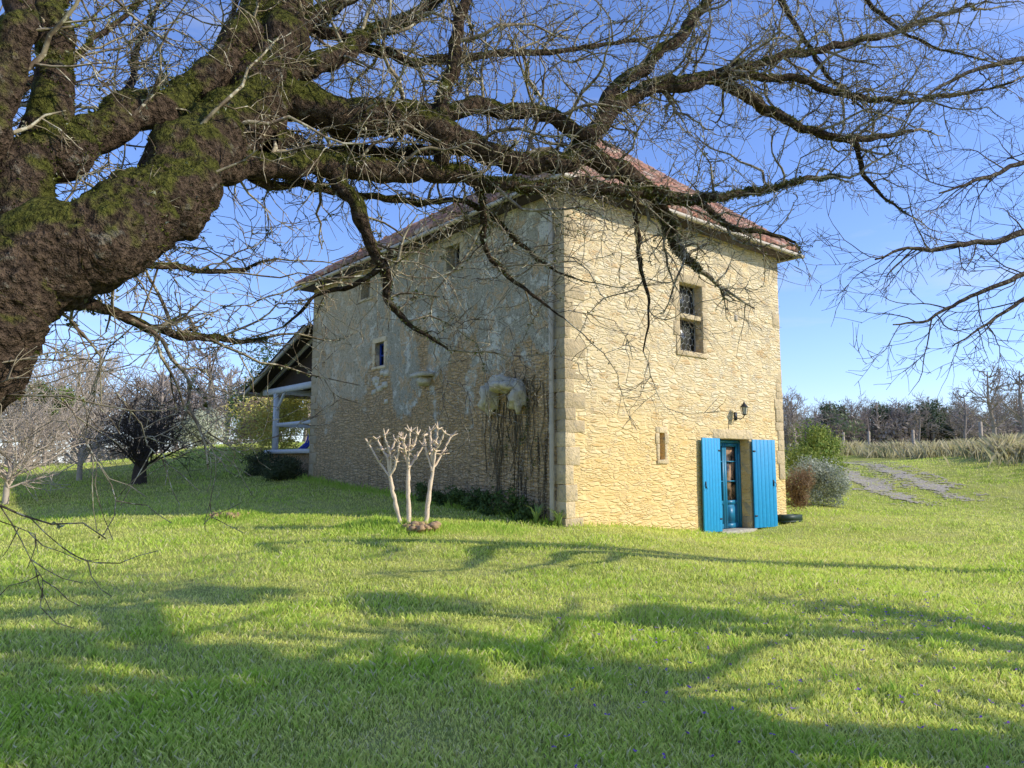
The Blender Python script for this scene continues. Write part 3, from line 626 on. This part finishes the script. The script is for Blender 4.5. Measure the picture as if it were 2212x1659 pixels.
LB=[
 ([(-250,900,2.9,330),(-80,740,3.0,290),(60,610,3.1,235),(200,510,3.3,195),(330,425,3.6,175),(440,330,4.0,162),(540,235,4.4,150),(595,130,4.7,125),(615,20,5.0,110),(640,-120,5.3,95),(700,-300,5.6,70)],48,[(-2.95,2.55,-.3,.55),(-2.8,2.65,.6,.42)],.4),
 ([(20,580,3.2,150),(70,430,3.3,120),(100,320,3.4,100),(118,200,3.5,85),(125,80,3.6,75),(135,-60,3.7,70),(150,-250,3.8,50)],26,None,.26),
 ([(100,370,3.4,100),(210,290,3.6,90),(330,235,3.9,85),(430,180,4.2,75),(520,90,4.5,70),(560,0,4.8,60),(590,-150,5,50)],26,None,.26),
 ([(-60,380,3.1,100),(-15,200,3.2,90),(25,60,3.3,70),(60,-100,3.5,50)],22,None,.26),
 ([(540,225,4.4,110),(640,225,4.6,92),(750,250,4.8,84),(860,262,5.0,76),(950,285,5.2,62),(1060,325,5.5,50),(1180,345,5.8,45),(1290,350,6.1,45),(1380,395,6.4,40),(1425,455,6.6,30),(1455,530,6.8,22),(1510,585,7,12)],22,None,.15),
 ([(840,255,5,50),(930,240,5.2,44),(1040,235,5.5,38),(1150,250,5.8,35),(1260,290,6.0,35),(1330,235,6.2,38),(1400,200,6.4,34),(1480,170,6.6,30),(1560,180,6.8,28),(1640,230,7,25),(1740,280,7.2,20),(1860,300,7.5,14),(1970,285,7.8,7)],12,None,.14),
 ([(430,390,4.0,90),(560,370,4.3,62),(680,360,4.6,54),(800,365,4.9,52),(900,372,5.1,50),(990,372,5.3,42),(1070,392,5.5,32),(1200,402,5.8,28),(1340,408,6.1,26),(1460,430,6.4,22),(1580,425,6.7,18),(1700,400,7.0,14),(1820,380,7.2,7)],16,None,.15),
 ([(720,378,4.7,40),(765,440,4.7,36),(795,510,4.8,30),(825,580,4.9,22),(835,650,5,16),(890,700,5.1,11),(960,755,5.2,5)],10,None,.12),
 ([(945,372,5.2,40),(955,300,5.2,38),(962,200,5.2,34),(985,100,5.3,30),(1000,0,5.4,26),(1030,-150,5.5,18)],10,None,.13),
 ([(1240,335,6,34),(1290,270,6.1,36),(1340,190,6.3,32),(1400,140,6.5,28),(1480,60,6.8,26),(1550,-30,7,20),(1620,-140,7.2,12)],10,None,.13),
 ([(1400,205,6.4,26),(1540,165,6.7,22),(1680,120,7,20),(1800,105,7.3,16),(1950,60,7.6,12),(2100,10,8,8)],8,None,.13),
 ([(1540,175,6.7,20),(1680,165,7,18),(1800,200,7.2,16),(1920,215,7.5,12),(2050,210,7.8,8),(2180,180,8,5)],8,None,.13),
 ([(600,170,4.6,70),(700,140,4.8,50),(770,95,5,40),(850,60,5.3,30),(960,-20,5.6,22),(1050,-120,6,14)],14,None,.13),
 ([(60,640,3.2,50),(180,650,3.6,30),(280,692,4,26),(380,715,4.4,20),(480,735,4.8,14),(570,725,5.1,7)],8,None,.12),
 ([(150,560,3.4,30),(260,560,3.8,20),(380,575,4.2,14),(500,580,4.7,10),(600,560,5,5)],6,None,.12),
 ([(540,390,4.3,28),(640,405,4.8,20),(760,412,5.4,16),(900,435,5.8,14),(1020,440,6.1,12),(1100,500,6.3,11),(1160,560,6.5,8),(1240,600,6.7,4)],8,None,.14),
 ([(1010,372,5.4,18),(1045,450,5.6,16),(1050,540,5.8,12),(1110,610,6,9),(1220,680,6.1,4)],8,None,.14),
 ([(1740,280,7.2,16),(1840,310,7.4,14),(1870,380,7.5,10),(1930,440,7.6,6),(1975,470,7.7,3)],6,None,.14),
 ([(580,300,4.4,50),(660,320,4.8,34),(760,330,5.2,28),(880,325,5.5,26),(1000,320,5.8,24),(1120,340,6.0,22)],8,None,.16),
 ([(560,20,5,45),(700,60,5.2,30),(820,110,5.5,24),(930,130,5.8,20),(1080,120,6.2,16),(1240,110,6.6,12),(1400,80,7,8)],8,None,.12),
 ([(600,80,4.9,50),(720,10,5.1,34),(850,-40,5.4,24),(1000,-60,5.8,18)],8,None,.13),
 ([(1500,430,6.5,16),(1560,480,6.7,13),(1640,500,6.9,10),(1720,520,7.1,5)],6,None,.15),
 ([(1380,395,6.4,18),(1370,480,6.4,13),(1380,570,6.5,10),(1400,660,6.6,6),(1395,760,6.7,3)],6,None,.3),
 ([(820,570,4.9,16),(760,620,4.9,12),(690,640,5,9),(620,700,5,5)],6,None,.12),
 ([(-20,480,3.1,40),(-60,300,3.3,30),(40,200,3.8,20),(200,90,4.4,14),(330,-20,4.8,9)],8,None,.14),
 ([(60,740,3.3,12),(0,770,3.5,10),(-80,760,3.7,6)],6,None,.3),
 ([(1660,-60,7.6,16),(1720,60,7.7,12),(1790,160,7.8,9),(1870,240,7.9,5)],6,None,.15),
 ([(1820,-60,8,14),(1900,30,8,10),(2010,100,8.1,7),(2130,130,8.2,4)],6,None,.15),
 ([(330,330,4.6,26),(420,250,4.9,20),(470,150,5.2,15),(500,40,5.5,10),(540,-60,5.8,7)],7,None,.13),
 ([(210,330,4.6,24),(260,220,5,18),(300,110,5.3,13),(340,10,5.6,9)],7,None,.13),
]
for pts,sides,pre,sp_ in LB:
    Q=limb(lim,pts,sides,.18 if sides>10 else .24,12 if sides<30 else 22,pre)
    seglen=np.linalg.norm(np.diff(Q[:,:3],axis=0),axis=1); acc=0
    for i in range(len(Q)-1):
        acc+=seglen[i]
        if Q[i,2]<1.7: continue
        while acc>sp_:
            acc-=sp_
            T=Q[i+1,:3]-Q[i,:3]; T/=np.linalg.norm(T); pr=rng.normal(0,1,3); pr-=T*np.dot(pr,T); pr/=np.linalg.norm(pr)
            a=math.radians(rng.uniform(35,80)); nd=T*math.cos(a)+pr*math.sin(a)
            if Q[i,1]<4.6 and nd[1]<0: nd[1]*=-1
            if nd[2]<-.2 and rng.random()<.5: nd[2]*=-1
            r0=min(Q[i,3]*.5,rng.uniform(.006,.018)); Ln=rng.uniform(.35,1.15)
            grow(tw,Q[i,:3],nd,Ln,r0,2 if r0>.0055 else 1,tf,.28,.0,child=(3,5),minr=.0036,seg=.085)
    if Q[-1,3]<.06 : grow(tw,Q[-1,:3],Q[-1,:3]-Q[-3,:3],.8,max(Q[-1,3],.005),2,tf,.22,child=(3,5),minr=.0036)
    tf.append((list(Q[:,:3]),list(Q[:,3])))
def tree_child(o): o.parent=walnut; o.matrix_parent_inverse=Matrix.Translation((2.9,-2.6,0))
tree_child(lim.obj("limbs",barkM,smooth=True)); tree_child(tw.obj("twigs",twigM))
tu=MB()
for P,R in tf:
    P=np.array(P);R=np.array(R)
    if R[0]<.006: continue
    Lt=np.linalg.norm(np.diff(P,axis=0),axis=1).sum()
    nT=int(Lt*(60 if R[0]<.03 else (220 if R[0]<.1 else 1300)))
    t=rng.uniform(0,len(P)-1.001,nT); ii=t.astype(int); p=P[ii]+(P[ii+1]-P[ii])*(t-ii)[:,None]; r=R[ii]
    d=rng.normal(0,1,(nT,3)); d/=np.linalg.norm(d,axis=1)[:,None]
    T=P[ii+1]-P[ii]; T/=np.linalg.norm(T,axis=1)[:,None]+1e-9; d-=T*(d*T).sum(1)[:,None]*.9; d/=np.linalg.norm(d,axis=1)[:,None]
    big_=r>.06
    cl_=np.array([mnoise.noise(Vector(q_*(2.2 if R[0]>.06 else 3))) for q_ in p+d*r[:,None]])
    keep=(cl_>-.10)&(p[:,2]>.8)&((~big_)|(d[:,2]+cl_*1.5>-.05))
    p,r,d,big_=p[keep],r[keep],d[keep],big_[keep]; nK=len(p)
    if nK==0: continue
    p=p+d*(r*.96)[:,None]; s_=(rng.uniform(.005,.014,nK))[:,None]*np.where(big_,.8,1.15)[:,None]
    e=np.cross(d,rng.normal(0,1,(nK,3))); e/=np.linalg.norm(e,axis=1)[:,None]+1e-6
    V=np.stack([p-e*s_,p+d*s_*.5,p+e*s_,p+d*s_*1.5+rng.normal(0,.004,(nK,3))],1).reshape(-1,3)
    cl=np.where((rng.random(nK)<np.where(big_,.93,.6))[:,None],np.array([.095,.10,.02]),np.array([.26,.27,.18]))*rng.uniform(.5,1.6,(nK,1))
    tu.add(V,np.arange(nK*4).reshape(-1,4),np.repeat(cl,4,axis=0))
tree_child(tu.obj("moss_tufts",tuftM))
leafM=colmat("shrub_leaves",.75,.2,.25,namt=0)
def leafcloud(B,c,r,nL,size,cA,cB,clumps=14,seed=0):
    c=np.array(c,float); r=np.array(r,float); rs=np.random.default_rng(seed+11)
    cc=rs.normal(0,1,(clumps,3)); cc/=np.linalg.norm(cc,axis=1)[:,None]; cc*=rs.uniform(.2,.8,(clumps,1)); cc=cc*r+c; cr=rs.uniform(.25,.5,clumps)
    ci=rs.integers(0,clumps,nL); d=rs.normal(0,1,(nL,3)); d/=np.linalg.norm(d,axis=1)[:,None]
    P=cc[ci]+d*(cr[ci]*rs.uniform(.45,1.15,nL))[:,None]*r
    zlo=ground(P[:,0],P[:,1]); P[:,2]=np.maximum(P[:,2],zlo+.02)
    a=rs.normal(0,1,(nL,3)); a/=np.linalg.norm(a,axis=1)[:,None]; b_=np.cross(a,d)+1e-4; b_/=np.linalg.norm(b_,axis=1)[:,None]
    s_=(size*rs.uniform(.6,1.3,nL))[:,None]; V=np.stack([P-a*s_,P-b_*s_*.45,P+a*s_,P+b_*s_*.45],1).reshape(-1,3)
    t=np.clip(rs.random((nL,1))*.7+.3*(ci[:,None]%3)/2,0,1); col=(np.array(cA)*(1-t)+np.array(cB)*t)
    B.add(V,np.arange(nL*4).reshape(-1,4),np.repeat(col,4,axis=0))
# right-hand trees (shade the lawn); leaf clumps added for darker shadow patches
def bare_tree(B,base,H,r0,levs,spread=.6,nl=7,trunkf=.3,**kw):
    base=np.array(base,float); top=base+np.array([rng.normal(0,.05)*H,rng.normal(0,.05)*H,H*trunkf])
    B.tube(smooth([base-[0,0,.3],base+[0,0,.1*H*trunkf],(base+top)/2+rng.normal(0,.03,3)*H*.3,top],5),np.linspace(r0*1.3,r0*.8,16),10,lump=.1,lscale=3)
    for i in range(nl):
        a=2*math.pi*i/nl+rng.normal(0,.3); el=rng.uniform(.35,1.4)
        d=np.array([math.cos(a)*math.cos(el)*(1+spread),math.sin(a)*math.cos(el)*(1+spread),math.sin(el)])
        st=top-(top-base)*rng.uniform(0,.15)
        grow(B,st,d,H*rng.uniform(.30,.42),r0*rng.uniform(.4,.65),levs,None,flipy=False,**kw)
    return top
def sunback(gx_,gy_,h):
    t=h/math.tan(EL); return np.array([gx_+AZ[0]*t,gy_+AZ[1]*t,h])
shade_clump_sets=[[(1.5,7.9,6.2,.6),(-1.2,8.4,7.4,.6),(-3.5,8.8,8.2,.6)],  # added unseen leaf clumps, set by where their shadows land on the lawn
          [(-1.4,4.6,6.2,1.15),(-3.2,5.0,7.0,1.25),(.1,4.1,5.6,.6),(-2.6,6.3,7.6,.6),(.9,5.9,5.6,.3),(-4.4,4.4,7.4,1.0),(-4.2,6.6,8.2,.6),(-.6,5.9,6.5,.28)],
          [(-1.0,3.6,7.0,1.0),(-2.9,3.7,7.8,1.2),(.9,3.5,6.4,.4)]]
for (bx_,by_,H_,r_,nl_,tf_),shade_set in zip(((12.8,5.6,9.5,.36,6,.35),(9.2,2.8,10.0,.40,8,.5),(11.5,1.0,10,.38,7,.5)),shade_clump_sets):
    e=empty("lawn_shade_tree")
    rt=MB(); top=bare_tree(rt,(bx_,by_,gz(bx_,by_)),H_,r_,2,.6,nl_,tf_,wig=.16,up=.03,child=(4,5),seg=.5,minr=.018,tip=.4,shrink=(.45,.7))
    LBt=MB()
    for k_,(gx_,gy_,hh,rr) in enumerate(shade_set):
        c_=sunback(gx_,gy_,hh); leafcloud(LBt,c_,(rr,rr,rr*.8),int(2600*rr),.07,(.05,.09,.02),(.10,.15,.04),10,k_+300)
        mid=(top+c_)/2+np.array([0,0,.4]); rt.tube(smooth([top-[0,0,.4],mid,c_],6),np.linspace(.12,.045,13),6)
    rt.obj("branches",twigM,e); LBt.obj("shade_clump_leaves",leafM,e)
rt=MB()
base=np.array([13.0,11.0,gz(13,11)]); rt.tube([base-[0,0,.3],base+[0,0,1.5],base+[-.2,0,3.2]],[.25,.2,.17],10)
for pts in ([(2560,330,10.5,50),(2350,420,9.6,26),(2212,500,9.2,16),(2080,530,9,11),(1960,540,8.8,7),(1890,560,8.7,4)],
            [(2520,480,10.4,40),(2300,560,9.8,20),(2212,590,9.5,12),(2100,640,9.3,9),(2000,690,9.2,6),(1930,700,9.1,3)],
            [(2480,200,10.5,40),(2300,300,10,22),(2212,350,9.7,12),(2110,390,9.5,8),(2030,420,9.3,4)],
            [(2480,60,10.3,36),(2300,120,9.6,18),(2180,130,9.2,12),(2060,170,9,8),(1960,250,8.8,4)],
            [(2500,560,10.5,30),(2330,620,10,16),(2212,650,9.7,10),(2130,700,9.5,6),(2060,745,9.4,3)]):
    Q=limb(rt,pts,7,.12,8,[(*(base+[-.2,0,3.1]),.12)])
    for i in range(10,len(Q)-1):
        if rng.random()<.55:
            T=Q[i+1,:3]-Q[i,:3]; T/=np.linalg.norm(T); pr=rng.normal(0,1,3); pr-=T*np.dot(pr,T); pr/=np.linalg.norm(pr)
            a=math.radians(rng.uniform(25,55)); grow(rt,Q[i,:3],T*math.cos(a)+pr*math.sin(a),rng.uniform(.5,1.1),min(Q[i,3]*.6,.011),2,None,.15,.02,child=(3,4),minr=.0042,flipy=False)
rt.obj("bare_tree",darktwigM)
# ------------------------------------------------------------------ pruned shrub
ps=MB(); SD=13.9
def sh(u,v,dy=0): 
    p=from_pixel(u,v,SD); p[1]+=dy; return p
def stem(pts,r0,r1,dys):
    P=smooth([sh(u,v,dy) for (u,v),dy in zip(pts,dys)],6); R=np.linspace(r0,r1,len(P)); 
    for i in range(len(P)): P[i]+=rng.normal(0,.006,3)
    ps.tube(P,R*rng.uniform(.85,1.2,len(P)),8)
stems=[([(868,1140),(852,1080),(842,1030),(838,990)],[(793,958),(812,948),(832,940),(852,950),(864,958)]),
       ([(884,1138),(881,1060),(882,1010),(880,985)],[(866,945),(876,950),(888,932),(903,938),(912,962)]),
       ([(920,1138),(926,1070),(934,1015),(934,980)],[(914,940),(928,930),(946,927),(962,935),(974,940)])]
for tr,tips in stems:
    stem(tr,.042,.03,[0,.02,.04,0])
    for i,tp_ in enumerate(tips):
        s0=tr[-1] if i%2 else tr[-2]; mid=((s0[0]*.45+tp_[0]*.55)+rng.normal(0,3),(s0[1]*.5+tp_[1]*.5)+4)
        dy=rng.uniform(-.3,.3); stem([s0,mid,tp_],.024,.016,[0,dy*.6,dy])
        e=sh(*tp_,dy); rock(ps,e,(.03,.03,.03),i,.4,8,5)
        for k in range(4):
            d=rng.normal(0,1,3); d[2]=abs(d[2]); d/=np.linalg.norm(d); ps.tube([e,e+d*.06,e+d*.12+[0,0,.02]],[.015,.013,.008],5)
            q_=sh(*mid,dy*.6); ps.tube([q_,q_+d*.08,q_+d*.15],[.014,.012,.008],5)
ps.obj("pruned_shrub",plain("pale_bark",(.72,.56,.40),.9,.1,30,.35,.5),smooth=True)
mh=MB()
for c_,r_ in(((-6.0,15.9),.34),((-1.7,13.6),.26)):
    z=gz(*c_)
    for k in range(40): 
        rr=rng.uniform(.03,.1); rock(mh,(c_[0]+rng.normal(0,r_*.5),c_[1]+rng.normal(0,r_*.5),z+.05+rng.uniform(0,.06)),(rr,rr,rr*.7),k,.7,8,5)
mh.obj("molehill",plain("soil",(.38,.25,.14),1,.05,15,.4,.8))
# ------------------------------------------------------------------ foliage shrubs
def twigball(B,c,r,nb_,rad,lev=1,up=.05):
    c=np.array(c,float)
    for i in range(nb_):
        d=rng.normal(0,1,3); d[2]=abs(d[2])*1.2+.2; d/=np.linalg.norm(d)
        grow(B,c+rng.normal(0,.12,3)*r,d,r*rng.uniform(.7,1.1),rad,lev,None,.13,up,child=(4,7),seg=.3,minr=rad*.45,flipy=False)
def shrub(name,u,vb,y,r,nL,size,cA,cB,seed,dz=0,clumps=14):
    p=from_pixel(u,vb,y); z=gz(p[0],p[1]); B=MB(); leafcloud(B,(p[0],p[1],z+r[2]*.85+dz),r,nL,size,cA,cB,clumps,seed)
    B.obj(name,leafM); return p[0],p[1],z
shrub("evergreen_bush",1755,980,27,(1.35,1.2,1.35),12000,.05,(.12,.22,.04),(.42,.44,.10),1,.35,26)
shrub("lavender_bush",1768,1050,24.5,(1.0,.95,.95),11000,.04,(.26,.29,.21),(.56,.57,.46),2,0,22)
shrub("russet_bush",1728,1105,21.4,(.5,.5,.75),6000,.03,(.22,.13,.07),(.36,.25,.14),3,0,14)
shrub("forsythia_bush",600,930,30,(1.8,1.2,1.7),9000,.06,(.72,.62,.15),(.52,.52,.18),4,0,22)
shrub("russet_bush",545,940,31,(1.6,1.2,1.3),7000,.05,(.42,.28,.18),(.55,.42,.27),5,0,16)
shrub("laurel_bush",430,960,36,(1.8,1.2,1.2),6000,.06,(.40,.42,.28),(.60,.60,.44),6,0,16)
shrub("conifer_bush",560,900,44,(2.2,1.5,3.6),7000,.09,(.05,.10,.03),(.12,.18,.06),7,0,18)
p=hw(-.5,12.6,0); B=MB(); leafcloud(B,(p[0],p[1],gz(p[0],p[1])+.35),(1.0,.9,.6),5000,.04,(.05,.08,.03),(.12,.12,.06),14,8)
p=hw(-.4,14.6,0); leafcloud(B,(p[0],p[1],gz(p[0],p[1])+.35),(1.1,.9,.6),4000,.04,(.05,.08,.03),(.12,.12,.06),14,9); B.obj("ivy_shrub",leafM)
B=MB()
for t in(.9,1.4,2.0,2.7,3.3,4.0,4.8): 
    p=hw(-.3,t,0); leafcloud(B,(p[0],p[1],gz(p[0],p[1])+.2),(.36,.32,.42),900,.04,(.05,.09,.025),(.14,.20,.05),8,int(t*10))
B.obj("wall_foot_plants",leafM)
B=MB()
for t,s_ in((.05,.15),(.5,.35)):
    p=hw(-s_,t,0); z=gz(p[0],p[1])
    for k in range(26):
        a=rng.uniform(0,6.28); l=rng.uniform(.25,.5); d=np.array([math.cos(a),math.sin(a),0]); e=np.array([-d[1],d[0],0])*.014
        q0=p+[0,0,z]; q1=q0+d*l*.25+[0,0,l*.7]; q2=q0+d*l*.6+[0,0,l*.85]
        B.add([q0-e,q0+e,q1+e,q1-e],[[0,1,2,3]],(.24,.33,.08)); B.add([q1-e,q1+e,q2+e*.2,q2-e*.2],[[0,1,2,3]],(.32,.40,.10))
B.obj("iris_plant",leafM)
B=MB(); p=from_pixel(1706,1135,20.0); z=gz(p[0],p[1]); e=empty("planter_trough",(p[0],p[1],z),.5)
B.box(-.35,.35,-.13,.13,0,.05); B.box(-.35,.35,-.13,-.1,.05,.2); B.box(-.35,.35,.1,.13,.05,.2); B.box(-.35,-.32,-.1,.1,.05,.2); B.box(.32,.35,-.1,.1,.05,.2); B.box(-.3,.3,-.098,.098,.05,.16)
B.obj("trough_body",plain("dark_green_plastic",(.02,.04,.025),.5,.3),e)
# ------------------------------------------------------------------ orchard + backdrop woods
darkM=plain("dark_bark",(.075,.06,.05),.95,.05,10,.4,0)
m,nt,b=new_mat("grey_bark",.95,.05); oi=nt.nodes.new('ShaderNodeObjectInfo')
setin(nt,b.inputs['Base Color'],MIX(nt,oi.outputs['Random'],(.25,.20,.18),(.44,.37,.30))); greyM=m
def orchard(name,u,v,y,H,r0,nb_,mat,lev=2,rad=.035):
    p=from_pixel(u,v,y); base=np.array([p[0],p[1],gz(p[0],p[1])]); B=MB()
    B.tube([base-[0,0,.2],base+[0,0,H*.12],base+[.1,0,H*.25]],[r0*1.3,r0,r0*.9],9)
    for i in range(nb_):
        a=rng.uniform(0,6.28); el=rng.uniform(.3,1.2); d=np.array([math.cos(a)*math.cos(el),math.sin(a)*math.cos(el),math.sin(el)])
        grow(B,base+[.05,0,H*rng.uniform(.1,.26)],d,H*rng.uniform(.42,.72),rad,lev,None,.17,.05,child=(6,9),seg=.35,minr=.010,flipy=False,shrink=(.35,.6))
    return B.obj(name,mat),base
orchard("plum_tree",300,1045,24,3.7,.2,22,darkM)
paleM=plain("pale_twig_bark",(.46,.38,.30),.95,.05,10,.3,0)
orchard("orchard_tree",12,1085,20,4.0,.07,20,paleM,rad=.03)
orchard("orchard_tree",172,1020,25,4.6,.08,24,paleM,rad=.03)
orchard("orchard_tree",-120,1060,24,4.6,.12,16,paleM,rad=.03)
orchard("orchard_tree",60,1020,33,5,.12,18,paleM,rad=.04)
B=MB(); leafcloud(B,from_pixel(112,860,24.5),(.75,.7,.62),4000,.05,(.10,.20,.03),(.26,.36,.07),16,21); B.obj("mistletoe_clump",leafM)
tmpl=[]
for k in range(5):
    B=MB(); base=np.zeros(3)
    B.tube([base,base+[0,0,2.5],base+[.3,.1,5],base+[.2,.2,8]],[.22,.18,.13,.05],5)
    for i in range(15):
        a=rng.uniform(0,6.28); z=rng.uniform(1.8,7.5); el=rng.uniform(.2,1.1); d=np.array([math.cos(a)*math.cos(el),math.sin(a)*math.cos(el),math.sin(el)])
        grow(B,(0.1,.05,z),d,(10.5-z)*rng.uniform(.35,.6),.07,2,None,.13,.06,child=(4,6),seg=.9,minr=.025,flipy=False,shrink=(.35,.6))
    tmpl.append(B.mesh("bare_tree_mesh",greyM))
def woods(name,items):
    e=empty(name)
    for i,(x,y,s_) in enumerate(items):
        o=bpy.data.objects.new("tree_%d"%i,tmpl[rng.integers(0,5)]); scene.collection.objects.link(o); o.parent=e
        o.location=(x,y,gz(x,y)-.2); o.scale=(s_*1.1,s_*1.1,s_); o.rotation_euler=(0,0,rng.uniform(0,6.28))
it=[]
for i in range(46):
    y=rng.uniform(48,95); q_=rng.uniform(-.95,-.24); it.append((q_*y,y,rng.uniform(.65,1.1)))
for i in range(12):
    y=rng.uniform(38,50); q_=rng.uniform(-.8,-.36); it.append((q_*y,y,rng.uniform(.5,.8)))
for i in range(170):
    y=rng.uniform(100,150); q_=rng.uniform(.3,1.0); it.append((q_*y,y,rng.uniform(.7,1.05)))
it+=[(from_pixel(2150,960,78)[0],78,1.05),(from_pixel(2215,960,74)[0],74,1.0),(from_pixel(2085,960,86)[0],86,.85)]
woods("bare_woodland",it)
B=MB()
for i in range(110):
    y=rng.uniform(98,140); q_=rng.uniform(.3,1.1); x=q_*y; gr=i%4==0
    leafcloud(B,(x,y,gz(x,y)+2.0),(4.5,3,3.6),300,.33,(.12,.15,.08) if gr else (.26,.21,.18),(.22,.24,.13) if gr else (.38,.31,.25),7,i)
for i in range(70):
    y=rng.uniform(60,100); q_=rng.uniform(-1.1,-.2); x=q_*y; leafcloud(B,(x,y,gz(x,y)+.8),(3.5,3,1.5),240,.22,(.34,.29,.23),(.46,.39,.29),6,i+100)
B.obj("hedgerow_undergrowth",leafM)
B=MB(); Bt=MB()
for i,(u,hh) in enumerate([(1800,7.6),(1822,7.0),(1905,8.0),(1925,7.2),(1990,6.9),(2012,7.6),(1850,6.0),(2060,6.4),(1950,6.2)]):
    y=rng.uniform(104,120); x=from_pixel(u,960,y)[0]; z=gz(x,y); Bt.tube([(x,y,z),(x,y,z+hh*.8)],[.2,.12],6)
    leafcloud(B,(x,y,z+hh*.66),(2.4,2.0,2.8),1500,.25,(.06,.10,.06),(.15,.19,.09),14,i+50)
e=empty("pine_trees"); B.obj("pine_crowns",leafM,e); Bt.obj("pine_trunks",darkM,e)
B=MB()
for i in range(34):
    t=rng.random(); x=np.interp(t,[0,.5,1],[24.5,27,28])+rng.normal(0,.8); y=np.interp(t,[0,.5,1],[29,43,62])+rng.normal(0,1); z=gz(x,y)
    twigball(B,(x,y,z),rng.uniform(.5,1.2),9,.010,1)
B.obj("bank_brambles",plain("bramble_bark",(.50,.38,.26),.95,.05,8,.25,0))
fe=empty("wire_fence"); B=MB(); tops=[]
for u,v0,y in((2290,985,32),(2121,985,38),(1974,985,48),(1878,980,55),(1823,978,62),(1780,975,70)):
    p=from_pixel(u,v0,y); z=gz(p[0],p[1]); B.tube([(p[0],p[1],z-.2),(p[0]+.03,p[1],z+1.75),(p[0]+.03,p[1],z+1.76)],[.10,.09,.01],7); tops.append((p[0],p[1],z))
B.obj("fence_posts",plain("weathered_post",(.42,.34,.25),.9,.1),fe); B=MB()
for hh in(.5,1.0,1.5):
    B.tube([(a,b_,c_+hh) for a,b_,c_ in tops],.008,3)
B.obj("fence_wires",ironM,fe)
print("done",time.time()-T0)
